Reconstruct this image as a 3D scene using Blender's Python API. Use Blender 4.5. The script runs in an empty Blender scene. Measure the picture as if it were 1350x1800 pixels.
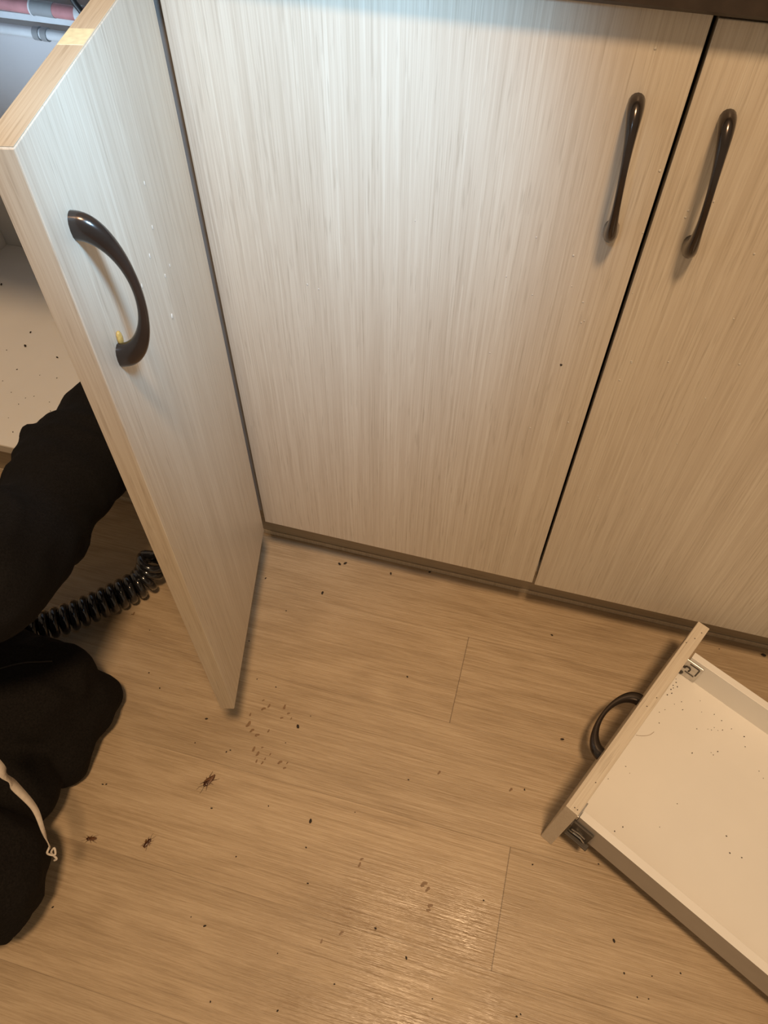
import bpy, bmesh, math, random
from mathutils import Vector, Matrix, Euler, noise
random.seed(7)
SC = bpy.context.scene
COL = SC.collection
# ------------------------------------------------------------------ camera
cam_data = bpy.data.cameras.new('camera')
cam = bpy.data.objects.new('camera', cam_data)
COL.objects.link(cam)
cam_data.sensor_fit = 'VERTICAL'
cam_data.sensor_height = 24.0
cam_data.lens = 24.0 * 1283.1 / 1800.0
cam_data.clip_start = 0.02
cam.matrix_world = Matrix.Translation((0.3465, -0.6044, 1.0282)) @ (
    Matrix.Rotation(0.2539, 4, 'Z') @ Matrix.Rotation(0.6527, 4, 'X') @ Matrix.Rotation(0.0142, 4, 'Z'))
SC.camera = cam
# ------------------------------------------------------------------ light
SC.view_settings.view_transform = 'Standard'
SC.view_settings.look = 'None'
SC.view_settings.gamma = 1.0
SC.view_settings.use_curve_mapping = False
SC.view_settings.exposure = 0.0
world = bpy.data.worlds.new('world')
world.use_nodes = True
SC.world = world
wb = world.node_tree.nodes['Background']
wb.inputs[0].default_value = (1.0, 0.76, 0.52, 1)
wb.inputs[1].default_value = 0.31


def area(name, loc, target, size, power, color, spread=180):
    d = bpy.data.lights.new(name, 'AREA')
    d.shape = 'DISK'
    d.size = size
    d.energy = power
    d.color = color
    d.spread = math.radians(spread)
    o = bpy.data.objects.new(name, d)
    COL.objects.link(o)
    o.location = loc
    o.rotation_euler = (Vector(target) - Vector(loc)).to_track_quat('-Z', 'Y').to_euler()
    return o


area('ceiling_lamp', (0.50, -0.86, 2.40), (0.35, -0.25, 0.0), 0.24, 34.5, (1.0, 0.66, 0.37))
# unseen cool spot, its source not known, aimed at the doors by the hinge
sd = bpy.data.lights.new('cool_spot', 'SPOT')
sd.energy = 14.2
sd.color = (0.38, 0.68, 1.0)
sd.spot_size = math.radians(82)
sd.spot_blend = 1.0
sd.shadow_soft_size = 0.03
so = bpy.data.objects.new('cool_spot', sd)
COL.objects.link(so)
so.location = (0.27, -0.37, 0.99)
so.rotation_euler = (Vector((0.06, 0.0, 0.68)) - so.location).to_track_quat('-Z', 'Y').to_euler()
# unseen cool light added to brighten the back of the open cabinet
area('cabinet_fill', (-0.47, 0.02, 0.47), (-0.50, 0.52, 0.66), 0.04, 0.50, (0.62, 0.80, 1.0), 75)


# ------------------------------------------------------------------ materials
class NT:
    def __init__(self, name):
        self.m = bpy.data.materials.new(name)
        self.m.use_nodes = True
        self.t = self.m.node_tree
        self.b = self.t.nodes['Principled BSDF']

    def n(self, typ, **kw):
        nd = self.t.nodes.new(typ)
        for k, v in kw.items():
            if k == 'ins':
                for i, val in v.items():
                    if hasattr(val, 'is_output'):
                        self.t.links.new(val, nd.inputs[i])
                    else:
                        nd.inputs[i].default_value = val
            else:
                setattr(nd, k, v)
        return nd

    def math(self, op, a, b=None, c=None, clamp=False):
        ins = {0: a}
        if b is not None:
            ins[1] = b
        if c is not None:
            ins[2] = c
        nd = self.n('ShaderNodeMath', operation=op, ins=ins)
        nd.use_clamp = clamp
        return nd.outputs[0]

    def coords(self, scale=(1, 1, 1), loc=(0, 0, 0), src=None):
        s = src if src is not None else self.n('ShaderNodeTexCoord').outputs['Object']
        return self.n('ShaderNodeMapping', ins={0: s, 1: loc, 3: scale}).outputs[0]

    def noise(self, vec, scale=1, detail=3, rough=.5, dist=0):
        return self.n('ShaderNodeTexNoise', ins={'Vector': vec, 'Scale': scale, 'Detail': detail, 'Roughness': rough, 'Distortion': dist}).outputs[0]

    def ramp(self, fac, stops):
        nd = self.n('ShaderNodeValToRGB', ins={0: fac})
        e = nd.color_ramp.elements
        while len(e) < len(stops):
            e.new(.5)
        for i, (p, c) in enumerate(stops):
            e[i].position = p
            e[i].color = (*c, 1) if len(c) == 3 else c
        return nd.outputs[0]

    def mix(self, f, a, b, mode='MIX'):
        nd = self.n('ShaderNodeMix', data_type='RGBA', blend_type=mode)
        for i, v in ((0, f), (6, a), (7, b)):
            if hasattr(v, 'is_output'):
                self.t.links.new(v, nd.inputs[i])
            else:
                nd.inputs[i].default_value = v if i == 0 else (*v, 1)
        return nd.outputs[2]

    def set(self, name, v):
        if hasattr(v, 'is_output'):
            self.t.links.new(v, self.b.inputs[name])
        else:
            self.b.inputs[name].default_value = v if not isinstance(v, tuple) else (*v, 1)
        return self

    def bump(self, h, strength=.2, dist=.001):
        nd = self.n('ShaderNodeBump', ins={'Strength': strength, 'Distance': dist, 'Height': h})
        self.t.links.new(nd.outputs[0], self.b.inputs['Normal'])


def plain(name, col, rough=.5, metal=0., noise_amt=.06, nscale=40, coat=0., spec=.5, bump=0., trans=0.):
    k = NT(name)
    f = k.noise(k.coords(), nscale, 4)
    a = tuple(c * (1 - noise_amt) for c in col)
    b = tuple(min(1, c * (1 + noise_amt)) for c in col)
    k.set('Base Color', k.ramp(f, [(.3, a), (.7, b)]))
    k.set('Roughness', rough).set('Metallic', metal).set('Coat Weight', coat).set('Specular IOR Level', spec)
    if trans:
        k.set('Transmission Weight', trans).set('IOR', 1.33)
    if bump:
        k.bump(f, bump, .002)
    return k.m


def wood_door(name, axis='Z', tint=(1, 1, 1)):
    """Pale streaky oak foil, grain along one axis."""
    k = NT(name)
    tc = k.n('ShaderNodeTexCoord').outputs['Object']
    s = {'Z': lambda a, l: (a, a, l), 'X': lambda a, l: (l, a, a), 'Y': lambda a, l: (a, l, a)}[axis]
    warp = k.noise(k.coords(s(3, .8), src=tc), 1, 2)
    wv = k.n('ShaderNodeVectorMath', operation='SCALE', ins={0: k.n('ShaderNodeCombineXYZ', ins={0: warp, 1: warp, 2: 0.0}).outputs[0], 'Scale': .006}).outputs[0]
    if axis != 'Z':
        wv = k.n('ShaderNodeVectorMath', operation='SCALE', ins={0: tc, 'Scale': 0.0}).outputs[0]
    p = k.n('ShaderNodeVectorMath', operation='ADD', ins={0: tc, 1: wv}).outputs[0]
    wide = k.noise(k.coords(s(60, .7), src=p), 1, 3, .6)
    mid = k.noise(k.coords(s(330, 2.6), src=p), 1, 3, .6)
    fine = k.noise(k.coords(s(800, 9), src=p), 1, 2, .6)
    pores = k.noise(k.coords(s(430, 22), loc=(3, 7, 1), src=p), 1, 2, .5)
    f = k.math('ADD', k.math('MULTIPLY', wide, .20), k.math('ADD', k.math('MULTIPLY', mid, .38), k.math('MULTIPLY', fine, .42)))
    c = lambda r, g, b: (r * tint[0], g * tint[1], b * tint[2])
    col = k.ramp(f, [(.34, c(.50, .43, .335)), (.46, c(.585, .51, .41)), (.56, c(.64, .57, .465)), (.68, c(.71, .65, .545))])
    pm = k.ramp(pores, [(.60, (0, 0, 0)), (.70, (1, 1, 1))])
    pm = k.math('MULTIPLY', pm, .30)
    col = k.mix(pm, col, c(.33, .27, .20))
    k.set('Base Color', col).set('Roughness', .42).set('Specular IOR Level', .42)
    k.bump(k.math('ADD', mid, fine), .16, .0006)
    return k.m


def floor_material():
    k = NT('oak_laminate')
    tc = k.n('ShaderNodeTexCoord').outputs['Object']
    xyz = k.n('ShaderNodeSeparateXYZ', ins={0: tc})
    x, y = xyz.outputs[0], xyz.outputs[1]
    W = 0.1435
    t = k.math('DIVIDE', k.math('ADD', y, 0.0467), W)
    row = k.math('FLOOR', t)
    fr = k.math('SUBTRACT', t, row)
    # distance (m) to the long joint
    e = k.math('MULTIPLY', k.math('MINIMUM', fr, k.math('SUBTRACT', 1.0, fr)), W)
    # butt joints: one every 1.38 m, stepped from row to row
    xo = k.math('ADD', 0.342, k.math('MULTIPLY', k.math('ADD', row, 1.0), 0.63375))
    tx = k.math('DIVIDE', k.math('SUBTRACT', x, xo), 1.38)
    colid = k.math('FLOOR', tx)
    fx = k.math('SUBTRACT', tx, colid)
    ex = k.math('MULTIPLY', k.math('MINIMUM', fx, k.math('SUBTRACT', 1.0, fx)), 1.38)
    long_j = k.math('LESS_THAN', e, .00035)
    butt_j = k.math('LESS_THAN', ex, .0006)
    # each plank samples its own piece of grain
    rnd = k.n('ShaderNodeTexWhiteNoise', noise_dimensions='2D', ins={0: k.n('ShaderNodeCombineXYZ', ins={0: row, 1: colid, 2: 0.0}).outputs[0]})
    off = k.n('ShaderNodeVectorMath', operation='SCALE', ins={0: rnd.outputs[1], 'Scale': 9.0}).outputs[0]
    p = k.n('ShaderNodeVectorMath', operation='ADD', ins={0: tc, 1: off}).outputs[0]
    w = k.noise(k.coords((1.6, 7, 1), src=p), 1, 3, .5)
    # cathedral figure: rings of a warped field
    field = k.math('ADD', k.math('MULTIPLY', w, 9.0), k.math('MULTIPLY', k.noise(k.coords((5, 30, 1), src=p), 1, 2), .9))
    rings = k.math('MULTIPLY', k.math('ADD', k.math('SINE', k.math('MULTIPLY', field, 6.2832)), 1.0), .5)
    streak = k.noise(k.coords((9, 330, 1), src=p), 1, 4, .66)
    fine = k.noise(k.coords((38, 760, 1), src=p), 1, 2, .7)
    broad = k.noise(k.coords((2.2, 16, 1), loc=(5, 3, 0), src=p), 1, 2, .5)
    f = k.math('ADD', k.math('ADD', k.math('MULTIPLY', rings, .075), k.math('MULTIPLY', streak, .46)),
               k.math('ADD', k.math('MULTIPLY', fine, .30), k.math('MULTIPLY', broad, .19)))
    col = k.ramp(f, [(.34, (.310, .222, .135)), (.46, (.395, .292, .182)), (.56, (.465, .352, .228)), (.70, (.540, .425, .285))])
    tone = k.math('ADD', .93, k.math('MULTIPLY', rnd.outputs[0], .12))
    col = k.mix(1.0, col, k.n('ShaderNodeCombineColor', ins={0: tone, 1: tone, 2: tone}).outputs[0], 'MULTIPLY')
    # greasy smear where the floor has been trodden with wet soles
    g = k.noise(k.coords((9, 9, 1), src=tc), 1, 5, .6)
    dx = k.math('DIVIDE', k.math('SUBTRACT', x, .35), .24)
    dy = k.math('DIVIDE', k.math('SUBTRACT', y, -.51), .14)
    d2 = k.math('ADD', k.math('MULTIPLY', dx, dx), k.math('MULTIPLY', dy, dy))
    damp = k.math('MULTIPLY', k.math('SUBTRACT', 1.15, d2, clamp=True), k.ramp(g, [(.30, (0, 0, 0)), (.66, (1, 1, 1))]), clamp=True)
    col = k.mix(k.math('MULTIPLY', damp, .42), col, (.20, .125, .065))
    col = k.mix(k.math('MULTIPLY', butt_j, .60), col, (.09, .06, .035))
    col = k.mix(k.math('MULTIPLY', long_j, .30), col, (.15, .10, .06))
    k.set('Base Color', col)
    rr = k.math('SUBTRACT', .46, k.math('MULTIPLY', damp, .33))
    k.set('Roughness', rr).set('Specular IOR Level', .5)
    emb = k.noise(k.coords((9, 250, 1), src=p), 1, 3, .55)
    h = k.math('SUBTRACT', k.math('ADD', emb, k.math('MULTIPLY', fine, .4)), k.math('MULTIPLY', k.math('ADD', long_j, butt_j), .8))
    k.bump(h, .60, .0014)
    return k.m


M = {}
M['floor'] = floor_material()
M['door'] = wood_door('pale_oak_foil_upright')
M['front'] = wood_door('pale_oak_foil_crosswise', 'Y')
M['band'] = wood_door('edge_banding', 'Z', (.86, .83, .78))
M['topband'] = wood_door('top_edge_banding', 'X', (.80, .74, .64))
M['plinth'] = wood_door('plinth_foil', 'X', (.60, .56, .50))
M['white'] = plain('white_melamine', (.80, .78, .74), .38, noise_amt=.02, nscale=12)
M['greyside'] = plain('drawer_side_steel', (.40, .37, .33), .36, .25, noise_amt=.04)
M['carcass'] = plain('carcass_board', (.55, .50, .43), .5, noise_amt=.05)
M['gap'] = plain('gap_shade', (.20, .185, .17), .6)  # shade of the hinge gap, put into the colour
M['backpanel'] = plain('cabinet_back_panel', (.62, .64, .66), .5, noise_amt=.03, nscale=8)
M['handle'] = plain('dark_bronze', (.060, .048, .042), .22, .75, noise_amt=.25, nscale=30, coat=.3)
M['counter'] = plain('dark_worktop', (.040, .028, .020), .4, noise_amt=.25, nscale=60)
M['steel'] = plain('zinc_steel', (.55, .53, .50), .32, .85, noise_amt=.15, nscale=120)
M['darksteel'] = plain('dark_slot', (.07, .06, .05), .5, .4)
M['hose'] = plain('black_hose', (.012, .012, .014), .16, noise_amt=.2, coat=.6)
M['cloth'] = plain('black_cloth', (.0085, .0080, .0085), .92, noise_amt=.35, nscale=500, spec=.15, bump=.3)
M['cloth2'] = plain('black_cotton', (.0105, .0090, .0080), .95, noise_amt=.35, nscale=420, spec=.12, bump=.3)
M['stitch'] = plain('dark_thread', (.022, .018, .014), .9, noise_amt=.2)
M['cord'] = plain('cream_ribbon', (.62, .55, .47), .7, noise_amt=.08, nscale=200)
M['skin'] = plain('skin', (.52, .34, .25), .5, noise_amt=.06)
M['hair'] = plain('dark_hair', (.02, .015, .012), .6, noise_amt=.4, nscale=300)
M['shoe'] = plain('shoe_rubber', (.015, .015, .016), .6)
M['bug'] = plain('insect_shell', (.060, .022, .008), .3, noise_amt=.5, nscale=700, coat=.3)
M['wing'] = plain('insect_wing', (.13, .055, .020), .35, noise_amt=.4, nscale=500)
M['speck'] = plain('dark_speck', (.022, .014, .008), .7, noise_amt=.4, nscale=900)
M['stain'] = plain('brown_stain', (.235, .145, .075), .45, noise_amt=.3, nscale=400)
M['yellow'] = plain('yellowed_stain', (.70, .64, .40), .4, noise_amt=.1, nscale=200)
M['glue'] = plain('amber_residue', (.55, .38, .12), .25, noise_amt=.3, nscale=300, trans=.3)
M['water'] = plain('water', (.90, .87, .80), .05, noise_amt=0., trans=.45, coat=.5)
M['redpipe'] = plain('red_pipe', (.46, .22, .23), .4, noise_amt=.12, nscale=60)
M['greypipe'] = plain('grey_pipe', (.28, .30, .31), .4)
M['whitepipe'] = plain('white_pipe', (.62, .66, .68), .4)
M['blackcable'] = plain('black_cable', (.02, .022, .025), .5)
M['wall'] = plain('plaster', (.55, .54, .52), .9, noise_amt=.04)


# ------------------------------------------------------------------ helpers
def obj(name, bm, mat, parent=None, smooth=None):
    me = bpy.data.meshes.new(name)
    bmesh.ops.recalc_face_normals(bm, faces=bm.faces)
    bm.to_mesh(me)
    bm.free()
    me.materials.append(mat)
    if smooth is not None:
        for p in me.polygons:
            p.use_smooth = True
        if smooth > 0:
            me.set_sharp_from_angle(angle=math.radians(smooth))
    o = bpy.data.objects.new(name, me)
    COL.objects.link(o)
    if parent:
        o.parent = parent
    return o


def empty(name, loc=(0, 0, 0), rot=(0, 0, 0), parent=None):
    o = bpy.data.objects.new(name, None)
    o.empty_display_size = .05
    COL.objects.link(o)
    o.location = loc
    o.rotation_euler = rot
    if parent:
        o.parent = parent
    return o


def tag(o, label=None, cat=None, group=None, kind=None):
    for k, v in (('label', label), ('category', cat), ('group', group), ('kind', kind)):
        if v:
            o[k] = v
    return o


def box(x0, x1, y0, y1, z0, z1, bev=.0008, bm=None):
    b = bmesh.new()
    vs = bmesh.ops.create_cube(b, size=1)['verts']
    for v in vs:
        v.co = Vector(((x0 + x1) / 2 + v.co.x * (x1 - x0), (y0 + y1) / 2 + v.co.y * (y1 - y0), (z0 + z1) / 2 + v.co.z * (z1 - z0)))
    if bev:
        bmesh.ops.bevel(b, geom=b.edges[:], offset=bev, segments=2, affect='EDGES', profile=.5)
    if bm is None:
        return b
    join(bm, b)
    return bm


def join(dst, src):
    m = bpy.data.meshes.new('tmp')
    src.to_mesh(m)
    src.free()
    dst.from_mesh(m)
    bpy.data.meshes.remove(m)
    return dst


def tube(pts, r, seg=10, bm=None, cap=True):
    """Round tube through points; r a number or one radius per point."""
    bm = bm or bmesh.new()
    pts = [Vector(p) for p in pts]
    rs = r if isinstance(r, (list, tuple)) else [r] * len(pts)
    rings = []
    up = None
    for i, p in enumerate(pts):
        t = (pts[min(i + 1, len(pts) - 1)] - pts[max(i - 1, 0)]).normalized()
        if up is None:
            up = Vector((0, 0, 1)) if abs(t.z) < .9 else Vector((1, 0, 0))
        s = t.cross(up).normalized()
        up = s.cross(t).normalized()
        rings.append([bm.verts.new(p + (s * math.cos(a) + up * math.sin(a)) * rs[i]) for a in [2 * math.pi * k / seg for k in range(seg)]])
    for a, b in zip(rings, rings[1:]):
        for k in range(seg):
            bm.faces.new((a[k], a[(k + 1) % seg], b[(k + 1) % seg], b[k]))
    if cap:
        bm.faces.new(rings[0][::-1])
        bm.faces.new(rings[-1])
    return bm


def ball(c, r, sc=(1, 1, 1), sub=2, bm=None, rot=None):
    b = bmesh.new()
    bmesh.ops.create_icosphere(b, subdivisions=sub, radius=1)
    mm = Matrix.Translation(c) @ (rot.to_4x4() if rot else Matrix()) @ Matrix.Diagonal((r * sc[0], r * sc[1], r * sc[2], 1))
    bmesh.ops.transform(b, matrix=mm, verts=b.verts)
    if bm is None:
        return b
    return join(bm, b)


def spline(ctrl, n):
    """Catmull-Rom through control points (tuples of any length)."""
    c = [tuple(2 * a - b for a, b in zip(ctrl[0], ctrl[1]))] + list(ctrl) + [tuple(2 * a - b for a, b in zip(ctrl[-1], ctrl[-2]))]
    out = []
    m = len(ctrl) - 1
    for i in range(n + 1):
        t = i / n * m
        k = min(int(t), m - 1)
        u = t - k
        p0, p1, p2, p3 = c[k:k + 4]
        out.append(tuple(.5 * (2 * b + (cc - a) * u + (2 * a - 5 * b + 4 * cc - d) * u * u + (3 * b - a - 3 * cc + d) * u ** 3)
                         for a, b, cc, d in zip(p0, p1, p2, p3)))
    return out


# ------------------------------------------------------------------ setting
H0, H1 = 0.12, 0.8443          # lower and upper edge of the doors
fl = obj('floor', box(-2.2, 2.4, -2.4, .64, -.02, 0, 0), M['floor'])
tag(fl, 'oak laminate floor laid in long planks', 'floor', kind='structure')
wl = obj('wall_back', box(-2.2, 2.4, .64, .70, -.02, 2.6, 0), M['wall'])
tag(wl, 'plain wall behind the kitchen cabinets', 'wall', kind='structure')

# plinth that runs below both cabinets
pl = obj('plinth', box(-.80, 1.25, .0588, .0748, .0, .1205, .0006), M['plinth'])
tag(pl, 'brown wood-effect plinth board running along the floor under the cabinets', 'plinth')
obj('sealing_strip', box(-.80, 1.25, .0568, .0587, .0004, .010, .0006), M['band'], pl)

# worktop above the doors
bm = bmesh.new()
prof = [(-.012, .8460), (-.0155, .8490), (-.0155, .8820), (-.0115, .8865), (.60, .8865), (.60, .8460)]
ends = [[bm.verts.new((x, y, z)) for y, z in prof] for x in (-.80, 1.25)]
for i in range(len(prof)):
    j = (i + 1) % len(prof)
    bm.faces.new((ends[0][i], ends[0][j], ends[1][j], ends[1][i]))
bm.faces.new(ends[0])
bm.faces.new(ends[1][::-1])
wt = obj('worktop', bm, M['counter'])
tag(wt, 'dark brown worktop overhanging the top edge of the cabinet doors', 'worktop')


# ------------------------------------------------------------------ handles
def handle_mesh(L=.0595, P=.030):
    """Bow pull: along Z, feet on y=0, bow towards -Y, thin waist, drop-shaped ends."""
    bm = bmesh.new()
    n, seg = 44, 16
    rings = []
    for i in range(n + 1):
        th = -math.pi / 2 + math.pi * i / n
        s, c = math.sin(th), math.cos(th)
        c = max(c, 0)
        oz, oy = L * s, -P * c ** .85
        iz, iy = (L - .0185) * s, -(P - .0062) * c ** 1.05
        w = .0029 + .0036 * abs(s) ** 2.6
        cz, cy = (oz + iz) / 2, (oy + iy) / 2
        az, ay = (oz - iz) / 2, (oy - iy) / 2
        ring = []
        for k in range(seg):
            a = 2 * math.pi * k / seg
            ca, sa = math.cos(a), math.sin(a)
            ca = math.copysign(abs(ca) ** .8, ca)
            ring.append(bm.verts.new((w * sa, cy + ay * ca, cz + az * ca)))
        rings.append(ring)
    for a, b in zip(rings, rings[1:]):
        for k in range(seg):
            bm.faces.new((a[k], a[(k + 1) % seg], b[(k + 1) % seg], b[k]))
    bm.faces.new(rings[0][::-1])
    bm.faces.new(rings[-1])
    return bm


# ------------------------------------------------------------------ left cabinet (open)
cab = empty('base_cabinet', (-.40, .27, 0))
tag(cab, 'open base cabinet with white shelf floor and pipes inside, its pale door swung out', 'cabinet')


def cpart(name, bm, mat, smooth=None, parent=None):
    o = obj(name, bm, mat, parent or cab, smooth)
    if parent is None:
        o.location = (.40, -.27, 0)
    return o


cpart('bottom_panel', box(-.782, -.018, .0205, .53, .1212, .1371, .0006), M['white'])
cpart('front_edging', box(-.782, -.018, .0185, .0204, .1212, .1371, .0003), M['carcass'])
cpart('side_panel', box(-.0175, -.0012, .0205, .53, .1212, .845, .0006), M['white'])
cpart('gap_shade_strip', box(-.0175, -.0012, .0185, .0204, .1212, .845, .0003), M['gap'])  # dark strip on the panel edge, painted shade for the gap by the hinge
cpart('side_panel', box(-.80, -.7825, .0185, .53, .1212, .845, .0006), M['white'])
cpart('back_panel', box(-.80, -.0012, .5305, .536, .1212, .845, .0004), M['backpanel'])
cpart('top_rail', box(-.782, -.018, .0205, .10, .828, .844, .0006), M['white'])

# swung-out door: local x along its width, y outwards from the outer face, z up
A = .2307
door_m = Matrix.Translation((.0039, -.016, H0)) @ Matrix(((math.sin(A), -math.cos(A), 0, 0), (-math.cos(A), -math.sin(A), 0, 0), (0, 0, 1, 0), (0, 0, 0, 1)))
# columns: x -> along width, y -> into the door's thickness
WD = .2854
od = obj('door', box(0, WD, 0, .018, 0, H1 - H0, .0007), M['door'], cab)
od.matrix_world = door_m
od.matrix_parent_inverse = Matrix()
od.matrix_basis = Matrix.Translation((.40, -.27, 0)) @ door_m
od['label'] = 'swung-out pale oak door leaf'
h = obj('door_handle', handle_mesh(), M['handle'], od, 50)
h.location = (.2530, 0, .6115)
h['label'] = 'dark bronze bow handle'
obj('residue', ball((.2475, -.0015, .5720), .0042, (.75, .5, 1.5)), M['glue'], od, 0)
obj('edge_banding', box(WD + .0001, WD + .0007, .0004, .0176, .0004, H1 - H0 - .0006, .0002), M['band'], od)
obj('top_edging', box(.0004, WD - .0004, .0004, .0176, H1 - H0 + .0001, H1 - H0 + .0006, .0002), M['topband'], od)
obj('yellow_stain', box(.1335, .1585, .001, .0172, H1 - H0 + .0006, H1 - H0 + .0008, 0), M['yellow'], od)
for z in (.09, .63):
    hb = box(.004, .052, .0185, .026, z - .02, z + .02, .002)
    box(-.004, .010, .024, .046, z - .012, z + .012, .0015, hb)
    obj('hinge', hb, M['steel'], od)

# ------------------------------------------------------------------ double cabinet (closed)
cab2 = empty('base_cabinet', (.42, .27, 0))
tag(cab2, 'closed base cabinet with a pair of pale oak doors and two dark bow handles', 'cabinet')


def c2(name, bm, mat, smooth=None):
    o = obj(name, bm, mat, cab2, smooth)
    o.location = (-.42, -.27, 0)
    return o


c2('bottom_panel', box(.018, .826, .0205, .53, .1212, .1371, .0006), M['white'])
c2('side_panel', box(.0012, .0175, .0205, .53, .1212, .845, .0006), M['carcass'])
c2('side_panel', box(.8265, .843, .0205, .53, .1212, .845, .0006), M['carcass'])
c2('back_panel', box(.0012, .843, .5305, .536, .1212, .845, .0004), M['backpanel'])
W1 = .4146
d1 = obj('door', box(0, W1, 0, .018, 0, H1 - H0, .0007), M['door'], cab2)
d1.location = (0 - .42, 0 - .27, H0)
h = obj('door_handle', handle_mesh(), M['handle'], d1, 50)
h.location = (.3838, 0, .6100)
h.rotation_euler = (0, math.radians(-4.0), 0)
h['label'] = 'dark bronze bow handle'
d2 = obj('door', box(0, .420, 0, .018, 0, H1 - H0, .0007), M['door'], cab2)
d2.location = (.4184 - .42, 0 - .27, H0 - .0032)
h2 = obj('door_handle', handle_mesh(), M['handle'], d2, 50)
h2.location = (.0322, 0, .6100)
h2.rotation_euler = (0, math.radians(-4.0), 0)
h2['label'] = 'dark bronze bow handle'

# ------------------------------------------------------------------ pulled-out drawer lying on the floor
# local x: depth (away from the front), y: along the width of the front, z: up
dr = empty('drawer', (.4906, -.3096, .0004), (0, .0255, -.4671))
tag(dr, 'pulled-out kitchen drawer with cream base lying on the floor, pale front and bow handle', 'drawer')
DW, DH, DT = .3274, .1476, .0167
S1, S2, ZT, ZB, ZF, TS, DL = .0148, .0193, .1079, .0560, .0600, .0098, .46
obj('drawer_front', box(0, DT, 0, DW, 0, DH, .0007), M['front'], dr)
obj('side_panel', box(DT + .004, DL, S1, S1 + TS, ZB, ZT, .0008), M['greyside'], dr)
obj('side_capping', box(DT + .004, DL, S1 - .0003, S1 + TS + .0003, ZT, ZT + .0012, .0005), M['white'], dr)
obj('side_panel', box(DT + .004, DL, DW - S2 - TS, DW - S2, ZB, ZT, .0008), M['white'], dr)
obj('side_capping', box(DT + .004, DL, DW - S2 - TS - .0003, DW - S2 + .0003, ZT, ZT + .0012, .0005), M['white'], dr)
obj('bottom_panel', box(DT + .0003, DL, S1 + TS, DW - S2 - TS, ZF - .006, ZF, 0), M['white'], dr)
obj('back_panel', box(DL, DL + .014, S1, DW - S2, .012, ZT, .0008), M['white'], dr)
h3 = obj('drawer_handle', handle_mesh(), M['handle'], dr, 50)
h3.matrix_local = Matrix.Translation((0, .1637, .074)) @ Matrix(((0, 1, 0, 0), (0, 0, 1, 0), (1, 0, 0, 0), (0, 0, 0, 1)))
h3['label'] = 'dark bronze bow handle'
# far bracket: stamped plate on the inner face of the side
yb = DW - S2 - TS
bk = box(DT + .001, DT + .0265, yb - .0022, yb - .0002, ZF + .001, ZT - .006, .0009)
obk = obj('bracket', bk, M['steel'], dr)
sl = box(DT + .008, DT + .0225, yb - .0030, yb - .0021, ZT - .0125, ZT - .0105, .0003)
box(DT + .008, DT + .0215, yb - .0030, yb - .0021, ZF + .0135, ZF + .0150, .0003, sl)
box(DT + .0215, DT + .0235, yb - .0030, yb - .0021, ZF + .018, ZT - .0125, .0003, sl)
tube([(DT + .009 + .004 * math.cos(t), yb - .0028, ZF + .0225 + .005 * math.sin(t)) for t in [k * .55 - .8 for k in range(8)]], .0009, 6, sl)
ball((DT + .0052, yb - .003, ZF + .0065), .0030, (1, .5, 1), 2, sl)
ball((DT + .0045, yb - .003, ZF + .0225), .0022, (1, .5, 1), 2, sl)
obj('slot', sl, M['darksteel'], obk)
# near bracket: hook plate outside the near side plus a tongue over the capping
bk = box(DT + .0005, DT + .034, S1 - .0100, S1 - .0020, ZB - .002, ZB + .002, .0006)
box(DT + .0005, DT + .030, S1 - .0035, S1 - .0005, ZB, ZT - .016, .0006, bk)
box(DT + .0003, DT + .0030, S1 - .010, S1 + .0005, ZB, ZT - .012, .0005, bk)
obk = obj('bracket', bk, M['darksteel'], dr)
hk = tube([(DT + .004, S1 - .006, ZB + .010), (DT + .010, S1 - .0075, ZB + .016), (DT + .020, S1 - .0065, ZB + .015), (DT + .026, S1 - .006, ZB + .009)], .0012, 6)
tube([(DT + .006, S1 - .007, ZB + .022), (DT + .016, S1 - .007, ZB + .026), (DT + .024, S1 - .006, ZB + .021)], .0010, 6, hk)
obj('hook', hk, M['steel'], obk)
obj('tongue', box(DT + .0005, DT + .0032, S1 - .004, S1 + .0175, ZT - .004, ZT + .0085, .0005), M['steel'], dr)

# ------------------------------------------------------------------ pipes in the open cabinet
def pipe(name, pts, r, mat, label, bands=()):
    o = obj(name, tube(pts, r, 18), mat, None, 40)
    tag(o, label, 'pipe')
    for (x0, x1, rr, m, nm) in bands:
        p0, p1 = Vector(pts[0]), Vector(pts[-1])
        f = lambda x: p0 + (p1 - p0) * ((x - p0.x) / (p1.x - p0.x))
        obj(nm, tube([f(x0), f(x1)], rr, 18), m, o, 40)
    return o


pipe('water_pipe', [(-.780, .500, .6122), (-.02, .500, .5960)], .0098, M['redpipe'], 'dull red water pipe high on the back wall of the open cabinet',
     [(-.505, -.468, .0104, M['greypipe'], 'joint'), (-.5070, -.5045, .0112, M['whitepipe'], 'ring'), (-.430, -.418, .0120, M['whitepipe'], 'sleeve')])
pipe('water_pipe', [(-.780, .506, .5700), (-.02, .506, .5640)], .0075, M['whitepipe'], 'white water pipe with dark clips below the red pipe',
     [(-.521, -.511, .0098, M['greypipe'], 'pipe_clip'), (-.507, -.497, .0098, M['greypipe'], 'pipe_clip')])
ledge = obj('batten', box(-.782, -.018, .515, .530, .5800, .5900, .001), M['whitepipe'])
tag(ledge, 'thin white batten on the cabinet back between the red and white pipes', 'batten')
cb = obj('cable', tube(spline([(-.425, .475, .700), (-.412, .470, .640), (-.400, .472, .612), (-.396, .480, .560), (-.38, .50, .48), (-.37, .515, .30)], 30), .0045, 8), M['blackcable'], None, 0)
tag(cb, 'black cable hanging in front of the red pipe in the open cabinet', 'cable')

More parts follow.
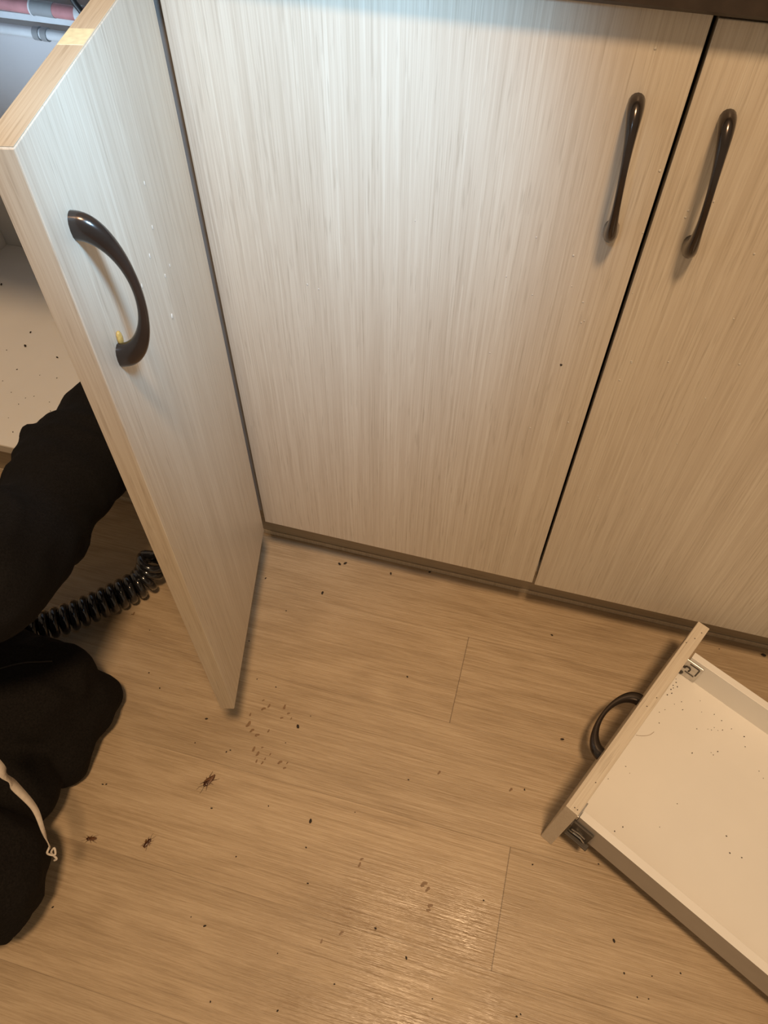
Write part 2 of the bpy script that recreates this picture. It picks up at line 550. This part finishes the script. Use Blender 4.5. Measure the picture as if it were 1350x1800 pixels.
# ------------------------------------------------------------------ coiled hose
path = spline([(-.46, -.33, .075), (-.40, -.30, .055), (-.335, -.258, .040), (-.290, -.222, .034), (-.245, -.180, .030), (-.205, -.137, .030), (-.178, -.105, .034), (-.170, -.088, .048), (-.166, -.080, .064)], 400)
path = [Vector(p) for p in path]
acc = [0]
for a, b in zip(path, path[1:]):
    acc.append(acc[-1] + (b - a).length)
pts = []
pitch, RC = .0150, .0178
steps = int(acc[-1] / pitch * 18)
j = 0
for i in range(steps + 1):
    s = acc[-1] * i / steps
    while j < len(acc) - 2 and acc[j + 1] < s:
        j += 1
    u = (s - acc[j]) / max(1e-9, acc[j + 1] - acc[j])
    p = path[j].lerp(path[j + 1], u)
    t = (path[min(j + 6, len(path) - 1)] - path[max(j - 6, 0)]).normalized()
    sd = t.cross(Vector((0, 0, 1))).normalized()
    up = sd.cross(t)
    a = 2 * math.pi * s / pitch
    pts.append(p + (sd * math.cos(a) + up * math.sin(a)) * RC)
end = pts[-1]
tail = spline([tuple(pts[-3]), tuple(end), (-.150, -.070, .085), (-.135, -.020, .16), (-.125, .060, .215), (-.120, .105, .222)], 30)
hs = obj('coiled_hose', tube(pts[:-3] + [Vector(p) for p in tail], .0065, 10), M['hose'], None, 0)
tag(hs, 'glossy black coiled air hose on the floor between the reaching arm and the knee', 'hose')


# ------------------------------------------------------------------ person kneeling at the open cabinet
def flesh(name, chains, mat, parent, voxel=.009, smooth_it=6, fold=0., fscale=14., seed=0., squash=None):
    """Union of tapered limbs, remeshed into one continuous surface, with soft cloth folds."""
    bm = bmesh.new()
    for ch in chains:
        for (p0, r0), (p1, r1) in zip(ch, ch[1:]):
            p0, p1 = Vector(p0), Vector(p1)
            n = max(2, int((p1 - p0).length / (min(r0, r1) * .30)) + 1)
            for i in range(n + 1):
                u = i / n
                ball(p0.lerp(p1, u), r0 + (r1 - r0) * u, (1, 1, 1), 2, bm)
    me = bpy.data.meshes.new(name)
    bm.to_mesh(me)
    bm.free()
    o = bpy.data.objects.new(name, me)
    COL.objects.link(o)
    m = o.modifiers.new('r', 'REMESH')
    m.mode = 'VOXEL'
    m.voxel_size = voxel
    m2 = o.modifiers.new('s', 'SMOOTH')
    m2.iterations = smooth_it
    m2.factor = .5
    dg = bpy.context.evaluated_depsgraph_get()
    dg.update()
    me2 = bpy.data.meshes.new_from_object(o.evaluated_get(dg))
    o.modifiers.clear()
    o.data = me2
    bpy.data.meshes.remove(me)
    me2.name = name
    me2.materials.clear()
    me2.materials.append(mat)
    for p in me2.polygons:
        p.use_smooth = True
    if fold:
        off = Vector((seed, seed * 1.7, -seed))
        nrm = [v.normal.copy() for v in me2.vertices]
        for v, nn in zip(me2.vertices, nrm):
            q = v.co * fscale + off
            w = Vector((q.x + .9 * noise.noise(q * .8), q.y * 1.5, q.z + .7 * noise.noise(q * .6 + Vector((9, 0, 0)))))
            f = noise.noise(w)
            f = 1 - abs(f) * 3.2
            v.co += nn * fold * f + nn * fold * .35 * noise.noise(q * 3.1)
    if squash:
        for v in me2.vertices:
            squash(v)
    if parent:
        o.parent = parent
    return o


hipL, hipR = (-.56, -.62, .24), (-.56, -.45, .24)
kneeR = (-.205, -.345, .070)
kneeL = (-.145, -.560, .115)
shR, shL = (-.245, -.440, .505), (-.56, -.56, .52)
elR = (-.158, -.225, .366)
wrR = (-.128, .040, .250)
chains = [
    [(hipL, .085), ((-.40, -.60, .19), .078), (kneeL, .058)],
    [(kneeL, .055), ((-.36, -.66, .07), .052), ((-.56, -.70, .055), .038), ((-.64, -.71, .055), .034)],
    [(hipR, .085), ((-.40, -.39, .16), .072), (kneeR, .052)],
    [(kneeR, .050), ((-.36, -.365, .062), .050), ((-.56, -.40, .052), .038), ((-.66, -.41, .050), .032)],
    [((-.64, -.71, .05), .030), ((-.72, -.72, .040), .028)], [((-.66, -.41, .05), .030), ((-.74, -.42, .040), .028)],
    [((-.57, -.51, .25), .115), ((-.54, -.48, .38), .105), ((-.44, -.49, .48), .115), ((-.41, -.49, .52), .085)],
    [((-.41, -.49, .51), .06), (shR, .055)], [((-.41, -.49, .51), .06), (shL, .055)],
    [(shR, .050), ((-.150, -.340, .416), .044), (elR, .038)], [(elR, .037), ((-.176, -.060, .322), .034), (wrR, .026)],
    [(shL, .050), ((-.60, -.36, .36), .038)], [((-.60, -.36, .36), .037), ((-.58, -.16, .25), .026)],
    [((-.41, -.47, .53), .055), ((-.425, -.38, .62), .050)],
    [((-.435, -.34, .68), .082), ((-.425, -.315, .72), .086)], [((-.420, -.300, .64), .055), ((-.415, -.285, .63), .045)],
    [((-.400, -.238, .685), .014), ((-.398, -.232, .672), .013)],
    [((-.515, -.330, .69), .014), ((-.517, -.330, .675), .013)], [((-.345, -.310, .69), .014), ((-.343, -.310, .675), .013)],
]


def hand(wr, d, side, curl):
    """Palm, four fingers of different length and a thumb, loosely curled."""
    wr, d, side, curl = Vector(wr), Vector(d).normalized(), Vector(side).normalized(), Vector(curl).normalized()
    out = []
    for k, L in enumerate((.072, .080, .075, .060)):
        b = wr + side * (.030 - .020 * k)
        a = wr + side * (.012 - .008 * k)
        kn = b + d * .085
        out.append([(a, .017), (kn, .0125)])
        m = kn + d * L * .40 + curl * L * .12
        e = m + d * L * .18 + curl * L * .30
        out.append([(kn, .0100), (m, .0092), (e, .0082), (e - d * L * .12 + curl * L * .18, .0075)])
    t0 = wr + d * .025 + side * .024
    t1 = t0 + side * .022 + d * .028 + curl * .012
    out.append([(t0, .015), (t1, .0115), (t1 + d * .026 + curl * .016, .0095)])
    return out


chains += hand(wrR, (.05, .93, -.30), (-1, .05, 0), (0, -.3, -1))
chains += hand((-.58, -.16, .25), (.05, .90, -.35), (1, 0, 0), (0, -.3, -1))
person = flesh('person', chains, M['skin'], None, .0050, 3)
tag(person, 'person in black clothes kneeling at the open cabinet, one arm reaching inside', 'person')
flesh('hair', [[((-.442, -.352, .705), .088), ((-.436, -.340, .738), .084)], [((-.455, -.385, .68), .066), ((-.45, -.372, .655), .05)]], M['hair'], person, .008, 2, .004, 60)

# trousers
leg = flesh('trousers', [
    [((-.58, -.60, .25), .105), ((-.40, -.60, .185), .105), ((-.24, -.575, .150), .098), ((-.145, -.550, .112), .080)],
    [((-.145, -.560, .095), .076), ((-.36, -.66, .08), .074), ((-.62, -.70, .062), .055)],
    [((-.58, -.45, .25), .105), ((-.42, -.415, .165), .094), ((-.30, -.372, .122), .086), ((-.213, -.348, .100), .082)],
    [((-.210, -.350, .086), .080), ((-.172, -.336, .062), .058), ((-.150, -.312, .046), .042)],
    [((-.200, -.360, .070), .070), ((-.160, -.385, .050), .046), ((-.150, -.400, .036), .032)],
    [((-.20, -.34, .070), .068), ((-.36, -.365, .070), .066), ((-.62, -.41, .060), .052)],
    [((-.59, -.60, .25), .12), ((-.59, -.42, .25), .12)],
    [((-.34, -.47, .14), .085), ((-.175, -.455, .078), .058)],
    [((-.26, -.335, .120), .066), ((-.186, -.318, .098), .056)],
], M['cloth2'], person, .0065, 6, .0045, 13., 3.1, lambda v: setattr(v.co, 'z', max(v.co.z, .0015)))

from mathutils.bvhtree import BVHTree
tv = BVHTree.FromPolygons([v.co.copy() for v in leg.data.vertices], [tuple(p.vertices) for p in leg.data.polygons])
for line in ([(-.172, -.309), (-.210, -.337), (-.241, -.370)], [(-.262, -.350), (-.238, -.372), (-.213, -.405), (-.190, -.430)]):
    P = []
    for q in spline(line, 24):
        hit = tv.ray_cast(Vector((q[0], q[1], .9)), Vector((0, 0, -1)))
        if hit[0]:
            P.append(hit[0] + hit[1] * .0003)
    if len(P) > 3:
        obj('seam', tube(P, .0011, 6), M['stitch'], leg, 0)


# jacket
def over_panel(v):
    # the sleeve lies on the white cabinet floor where it goes in
    if v.co.y > .012 and v.co.z < .1385:
        v.co.z = .1385


flesh('jacket', [
    [((-.58, -.52, .27), .150), ((-.55, -.49, .38), .135), ((-.44, -.50, .48), .130), ((-.41, -.48, .52), .105)],
    [((-.41, -.49, .51), .098), (shR, .086)], [((-.41, -.49, .51), .095), (shL, .085)],
    [(shR, .086), ((-.142, -.345, .414), .071), ((-.150, -.240, .366), .059), ((-.178, -.118, .334), .066), ((-.182, -.040, .322), .066), ((-.145, .020, .280), .054), ((-.130, .050, .262), .040)],
    [((-.188, -.150, .366), .038), ((-.226, -.122, .374), .012)],
    [(shL, .082), ((-.60, -.36, .36), .062), ((-.585, -.18, .262), .045)],
    [((-.41, -.47, .54), .075), ((-.42, -.41, .580), .066)],
], M['cloth'], person, .0065, 6, .0042, 12., 8.3, over_panel)


# cream drawstring that hangs from the jacket hem over the knees
def ribbon(ctrl, n=40):
    bm = bmesh.new()
    rows = []
    P = spline(ctrl, n)
    for i, q in enumerate(P):
        c = Vector(q[:3])
        w = q[3]
        a = Vector(P[max(i - 1, 0)][:3])
        b = Vector(P[min(i + 1, n)][:3])
        t = (b - a).normalized()
        s = t.cross(Vector((.1, .3, 1))).normalized()
        u = s.cross(t).normalized()
        rows.append([bm.verts.new(c + s * w * sx + u * .0006 * ux) for sx, ux in ((-1, -1), (1, -1), (1, 1), (-1, 1))])
    for a, b in zip(rows, rows[1:]):
        for k in range(4):
            bm.faces.new((a[k], a[(k + 1) % 4], b[(k + 1) % 4], b[k]))
    bm.faces.new(rows[0][::-1])
    bm.faces.new(rows[-1])
    return bm

dsx = ribbon([(-.10, -.462, .325, .0058), (-.0741, -.4747, .300, .0056), (-.0691, -.4798, .27, .0050), (-.0549, -.4889, .235, .0032), (-.0480, -.503, .205, .0020), (-.0485, -.512, .170, .0016)])
ds = obj('drawstring', dsx, M['cord'], person, 0)
kn = tube(spline([(-.0485, -.512, .172), (-.0500, -.5175, .166), (-.0440, -.5160, .160), (-.0465, -.5105, .164), (-.0500, -.5150, .158), (-.0440, -.5180, .152), (-.0475, -.5200, .147)], 40), .0012, 7)
obj('knot', kn, M['cord'], ds, 0)


# ------------------------------------------------------------------ dead insects and droppings
def insect(name, x, y, ang, L, label, crushed=0, group=None):
    """Small cockroach: x axis = body axis (head at +x)."""
    r = empty(name, (x, y, .0002), (0, 0, ang))
    tag(r, label, 'insect', group)
    bm = ball((-.05 * L, 0, .13 * L), L * .5, (.86, .36, .22), 3)
    obj('abdomen', bm, M['bug'], r, 0)
    obj('pronotum', ball((.34 * L, 0, .15 * L), L * .19, (.85, 1.05, .5), 3), M['bug'], r, 0)
    obj('head', ball((.50 * L, 0, .11 * L), L * .10, (.9, 1.0, .8), 2), M['bug'], r, 0)
    for s in (-1, 1):
        w = ball((0, 0, 0), L * .48, (.95, .20, .05), 3)
        rot = Matrix.Rotation(s * (.10 + .55 * crushed), 4, 'Z') @ Matrix.Rotation(-s * .25, 4, 'X')
        bmesh.ops.transform(w, matrix=Matrix.Translation((-.10 * L, s * .085 * L, .235 * L - .06 * crushed * L)) @ rot, verts=w.verts)
        obj('wing', w, M['wing'], r, 0)
        for k, (bx, out, dx) in enumerate(((.30, .42, .28), (.12, .48, -.10), (-.05, .46, -.42))):
            p = [(bx * L, s * .10 * L, .10 * L), ((bx + dx * .4) * L, s * out * .50 * L, .18 * L), ((bx + dx) * L, s * out * .74 * L, .012 * L), ((bx + dx * 1.3) * L, s * (out * .78 + .04) * L, .010 * L)]
            obj('leg', tube(p, [.030 * L, .022 * L, .014 * L, .009 * L], 6), M['bug'], r, 0)
        a = spline([(.56 * L, s * .04 * L, .13 * L), (.80 * L, s * .16 * L, .16 * L), (1.10 * L, s * .20 * L, .05 * L)], 10)
        obj('antenna', tube(a, .009 * L, 5), M['bug'], r, 0)
    return r


insect('cockroach', .0400, -.3590, math.radians(-118), .0185, 'largest dark brown dead cockroach, lying alone below the swung-out door', .3)
insect('cockroach', -.0790, -.4698, math.radians(195), .0125, 'slim brown dead cockroach on the floor nearest the knotted drawstring')
insect('cockroach', -.0067, -.4560, math.radians(70), .0125, 'crushed light brown cockroach with spread wings, right of the slim one', 1)

_sid = [0]


def blob(name, x, y, z, r, mat, sc=(1, 1, .6), ang=None, lumpy=.25, parent=None, sub=2):
    bm = ball((0, 0, 0), r, sc, sub)
    _sid[0] += 1
    for v in bm.verts:
        v.co *= 1 + lumpy * noise.noise(v.co * (1.3 / r) + Vector((_sid[0] * 3.7, 0, 0)))
    zmin = min(v.co.z for v in bm.verts)
    for v in bm.verts:
        v.co.z -= zmin
    o = obj(name, bm, mat, parent, 0)
    o.location = (x, y, z)
    o.rotation_euler = (0, 0, random.uniform(0, 6.28) if ang is None else ang)
    return o


# (x, y, length, angle in degrees, label)
MED = [
    (.1063, .0296, .0062, -35, 'left one of two touching dark droppings in front of the plinth'),
    (.1151, .0333, .0062, 50, 'right one of two touching dark droppings in front of the plinth'),
    (.0962, -.0318, .0062, 85, 'dark oval dropping alone below the two touching droppings'),
    (.1941, .0341, .0052, -60, 'dark dropping near the plinth, right of the touching pair'),
    (.2557, .0545, .0044, 15, 'small dark dropping lying right against the plinth edge'),
    (.1320, -.2545, .0068, -60, 'black elongated crumb beside the brown spatter right of the open door'),
    (.1911, -.3729, .0062, -80, 'black oval dropping in the middle of the floor'),
    (-.0032, -.0299, .0040, 60, 'small dark dropping beside the hinge side of the open door'),
    (-.0002, -.2786, .0042, 20, 'small dark crumb just left below the open door corner'),
    (.5029, -.1716, .0052, 10, 'black crumb on the floor left of the drawer handle'),
    (.4675, -.0086, .0042, -20, 'small brown crumb between plinth and drawer front'),
    (.7882, .0440, .0075, -10, 'large dark crumb at the plinth behind the drawer'),
    (.5941, -.4069, .0048, -60, 'black oval dropping on the floor in front of the drawer side'),
    (-.0996, -.4024, .0030, 0, 'left one of two tiny crumbs beside the black trouser leg'),
    (-.0951, -.4012, .0030, 40, 'right one of two tiny crumbs beside the black trouser leg'),
    (.0569, -.3922, .0032, 10, 'small black dropping just below the largest cockroach'),
    (.2653, -.1372, .0034, -30, 'small dark crumb on the plank in front of the middle door'),
    (.2117, -.4452, .0030, 0, 'tiny round black dropping at the edge of the damp patch'),
    (.3085, -.4709, .0036, 0, 'brown grain in the damp greasy patch'),
    (.3528, -.4913, .0040, -60, 'dark grain in the shining streaks of the damp patch'),
    (-.0865, -.5547, .0032, 60, 'small black crumb in the shadow beside the kneeling leg'),
    (.1046, -.5239, .0040, 30, 'thin dark crumb at the lower left of the floor'),
    (.3041, -.2852, .0028, 0, 'tiny dark crumb above the long bright plank joint'),
    (.0509, -.3120, .0028, 0, 'tiny black crumb between open door corner and brown spatter'),
]
for x, y, L, a, lab in MED:
    o = blob('dropping', x, y, 0.0002, L / 2, M['speck'], (1, .55, .5), math.radians(a), .3)
    tag(o, lab, 'dropping')

SMALL = [(0.0481, -0.2009), (0.0502, -0.0786), (0.0798, -0.2054), (0.1225, -0.2813), (0.1442, -0.2343), (0.245, -0.346), (0.1298, -0.3692), (0.4612, -0.2549), (0.4614, -0.2564), (0.4949, -0.5108), (0.4907, -0.5142), (0.6086, -0.4379), (0.641, -0.4321), (0.6252, -0.4582), (0.6382, -0.4564), (0.6739, -0.4201), (0.2772, -0.5395), (0.2013, -0.5276), (0.4318, -0.4053), (0.3925, -0.5232), (-0.0016, -0.3154), (0.0464, -0.3158), (0.7222, 0.0372), (0.013, -0.1446), (0.1425, -0.5941), (0.2213, -0.5818), (0.5272, -0.3002), (-0.1446, -0.1686), (-0.1845, -0.1501), (-0.113, -0.2348), (-0.0864, -0.2531), (0.4855, -0.3475), (0.5682, -0.3242), (0.1958, -0.4054), (0.1117, -0.4399), (0.0842, -0.5192), (0.6853, -0.334)]
for p in SMALL:
    o = blob('crumb', p[0], p[1], .0002, random.uniform(.0008, .0014), M['speck'], (1, .7, .5))
    tag(o, 'tiny dark crumb scattered loose on the oak floor', 'crumb', 'tiny crumbs on the floor')

SHELF = [(-0.7114, 0.4014), (-0.5755, 0.2859), (-0.5633, 0.2488), (-0.5902, 0.2296), (-0.4905, 0.2365), (-0.5506, 0.1552), (-0.4885, 0.1279), (-0.4766, 0.1356), (-0.4913, 0.1111), (-0.4436, 0.1303), (-0.4301, 0.1111), (-0.4639, 0.0503), (-0.4232, 0.085), (-0.4393, 0.0709), (-0.543, 0.1883), (-0.4959, 0.186), (-0.52, 0.1337), (-0.4629, 0.1876), (-0.4898, 0.0775)]
for i, p in enumerate(SHELF):
    o = blob('crumb', p[0], p[1], .1373, (.0036 if i in (0, 2) else .0026 if i in (1, 4) else random.uniform(.0010, .0016)), M['speck'], (1, .55, .4))
    tag(o, 'dark crumb on the white floor of the open cabinet', 'crumb', 'crumbs on the cabinet floor')

dm = Matrix.Translation((.4906, -.3096, .0004)) @ Euler((0, .0255, -.4671)).to_matrix().to_4x4()
CRUMB = [(0.0249, 0.2555), (0.0283, 0.2618), (0.0262, 0.2705), (0.024, 0.2738), (0.0247, 0.2662), (0.0295, 0.2759), (0.0448, 0.2599), (0.039, 0.25), (0.0516, 0.2504), (0.0332, 0.2337), (0.0292, 0.2251), (0.0906, 0.2492), (0.0961, 0.2572), (0.1018, 0.2568), (0.1062, 0.2616), (0.0949, 0.2514), (0.1146, 0.2717), (0.1323, 0.2733), (0.1396, 0.2612), (0.1091, 0.2225), (0.1127, 0.2216), (0.115, 0.2298), (0.0727, 0.2656), (0.0874, 0.2744), (0.0991, 0.2731), (0.0791, 0.2391), (0.0903, 0.2045), (0.1679, 0.2431), (0.0635, 0.2791), (0.0367, 0.2112), (0.0223, 0.2852), (0.025, 0.2806), (0.065, 0.0482), (0.07, 0.0596), (0.1074, 0.1318), (0.0333, 0.1283), (0.0418, 0.1241), (0.0246, 0.0985), (0.1727, 0.1386), (0.1983, 0.1282), (0.1849, 0.1231), (0.1047, 0.0911), (0.1763, 0.2382)]
for i, p in enumerate(CRUMB):
    q = dm @ Vector((p[0], p[1], ZF + .0001))
    o = blob('crumb', q.x, q.y, q.z, random.uniform(.0005, .0010) * (1.5 if i in (0, 8) else 1), M['speck'], (1, .7, .6))
    tag(o, 'tiny dark speck on the cream base of the drawer', 'crumb', 'specks on the drawer base')
TOPC = [(0.003, 0.2862), (0.0115, 0.3136), (0.0087, 0.2995), (0.009, 0.1713), (0.0125, 0.1898), (0.0089, 0.0051), (0.0127, 0.0052), (0.0117, 0.0461), (-0.0015, 0.3075)]
for p in TOPC:
    if 0.001 < p[0] < DT:
        q = dm @ Vector((p[0], p[1], DH + .0001))
        o = blob('crumb', q.x, q.y, q.z, .0008, M['speck'], (1, .7, .6))
        tag(o, 'tiny dark speck on the top edge of the drawer front', 'crumb', 'specks on the drawer front edge')
hr = obj('hair_strand', tube([dm @ Vector((a, b, ZF + .0004)) for a, b in spline([(.0217, .1745), (.0267, .178), (.0313, .1822), (.0357, .1883), (.0377, .1955)], 16)], .00022, 5), M['stain'], None, 0)
tag(hr, 'thin curved hair lying on the cream drawer base', 'hair')

STAIN = [(0.0821, -0.3018, 3), (0.0899, -0.3064, 3), (0.0615, -0.2695, 4), (0.0697, -0.2769, 3), (0.0792, -0.2812, 3), (0.0929, -0.2714, 2), (0.0738, -0.242, 3), (0.0803, -0.2357, 2.5), (0.1027, -0.2314, 3), (0.0691, -0.2297, 1.5), (0.1242, -0.3094, 3), (0.0921, -0.3166, 2), (0.1007, -0.3167, 2), (0.1331, -0.3152, 2), (0.1116, -0.2389, 2), (0.1043, -0.248, 2), (0.1025, -0.3104, 1.5), (0.1072, -0.3024, 1.5), (0.0928, -0.2963, 1.5), (0.1182, -0.2451, 1.5), (0.0585, -0.2553, 2), (0.1345, -0.3074, 1.5), (0.3547, -0.4068, 4), (0.3609, -0.4112, 3), (0.3679, -0.4287, 3), (0.367, -0.4342, 2.5), (-0.1823, -0.1484, 2.5), (0.343, -0.2641, 2.5), (0.4432, -0.2606, 2.5), (0.3087, -0.4715, 2), (0.2693, -0.4866, 2.5), (0.2486, -0.5017, 2), (0.2692, -0.4067, 2.5), (0.2701, -0.3994, 2)]
for x, y, s in STAIN:
    near = x < .15 and y < -.2
    bm = bmesh.new()
    n = 14
    a0 = random.uniform(-.2, 1.6)
    vs = []
    for k in range(n):
        t = 2 * math.pi * k / n
        r = s * .00082 * (1 + .28 * math.sin(2 * t + a0) + .15 * math.sin(3 * t + 5 * a0))
        vs.append((r * 1.2 * math.cos(t), r * .85 * math.sin(t)))
    top = [bm.verts.new((a, b, .0003)) for a, b in vs]
    bot = [bm.verts.new((a * 1.05, b * 1.05, 0)) for a, b in vs]
    bm.faces.new(top)
    bm.faces.new(bot[::-1])
    for k in range(n):
        bm.faces.new((bot[k], bot[(k + 1) % n], top[(k + 1) % n], top[k]))
    o = obj('stain', bm, M['stain'])
    o.location = (x, y, .0001)
    o.rotation_euler = (0, 0, a0)
    if near:
        tag(o, 'dried brown splash right of the bottom corner of the swung-out door', 'stain', 'brown splashes by the open door')
    else:
        tag(o, 'faint brown splash scattered over the floor planks', 'stain', 'faint splashes over the floor')

# ------------------------------------------------------------------ water droplets on the doors
DROPS = [(0.3262, 0.6619), (0.3055, 0.6175), (0.3328, 0.6026), (0.3804, 0.6039), (0.3861, 0.5834), (0.3839, 0.5809), (0.4136, 0.6812), (0.441, 0.5459), (0.4416, 0.5439), (0.4746, 0.5531), (0.5059, 0.6776), (0.4361, 0.5199), (0.4595, 0.7165), (0.3989, 0.4487), (0.3599, 0.4287), (0.4389, 0.3812), (0.4579, 0.3375), (0.4604, 0.3328), (0.5116, 0.3301), (0.4106, 0.3567), (0.4212, 0.6221), (0.3615, 0.65), (0.3666, 0.6187), (0.1162, 0.5665), (0.104, 0.5697), (0.4427, 0.7), (0.5137, 0.613), (0.443, 0.7061), (0.383, 0.819), (0.4116, 0.7348), (0.2153, 0.6595), (0.3014, 0.5246), (0.5222, 0.5168), (0.5163, 0.4479), (0.5369, 0.565)]
proto = {}
bmw = ball((0, 0, 0), .0009, (1, .35, 1.1), 2)
dmesh = bpy.data.meshes.new('water_droplet')
bmw.to_mesh(dmesh)
bmw.free()
dmesh.materials.append(M['water'])
for p in dmesh.polygons:
    p.use_smooth = True


def droplet(mw, label, group):
    o = bpy.data.objects.new('water_droplet', dmesh)
    COL.objects.link(o)
    o.matrix_world = mw
    tag(o, label, 'droplet', group)


for x, z in DROPS:
    s = random.uniform(.7, 1.25)
    right = x > .4175
    droplet(Matrix.Translation((x, -.0002, z)) @ Matrix.Diagonal((s, s, s, 1)),
            'clear water droplet on the right-hand closed door' if right else 'clear water droplet on the middle door, left of the dark gap',
            'droplets on the right door' if right else 'droplets on the middle door')
for a, z, s in ((.1273, .5842, 1.2), (.1486, .5726, 1.3), (.1803, .5672, 1.2), (.1274, .5398, 1.2), (.1194, .616, 1.1), (.1106, .5384, 1.0), (.1363, .5052, 2.2)):
    droplet(door_m @ Matrix.Translation((a, -.0002, z)) @ Matrix.Diagonal((s, s, s * (1.8 if s < 2 else 1.3), 1)),
            'clear water droplet running down the outer face of the swung-out door', 'droplets on the open door')
dsp = blob('speck', .3755, -.0001, .5244, .0013, M['speck'], (1, .6, 1))
dsp.rotation_euler = (0, 0, 0)
tag(dsp, 'single brown speck stuck on the middle of the closed door', 'speck')
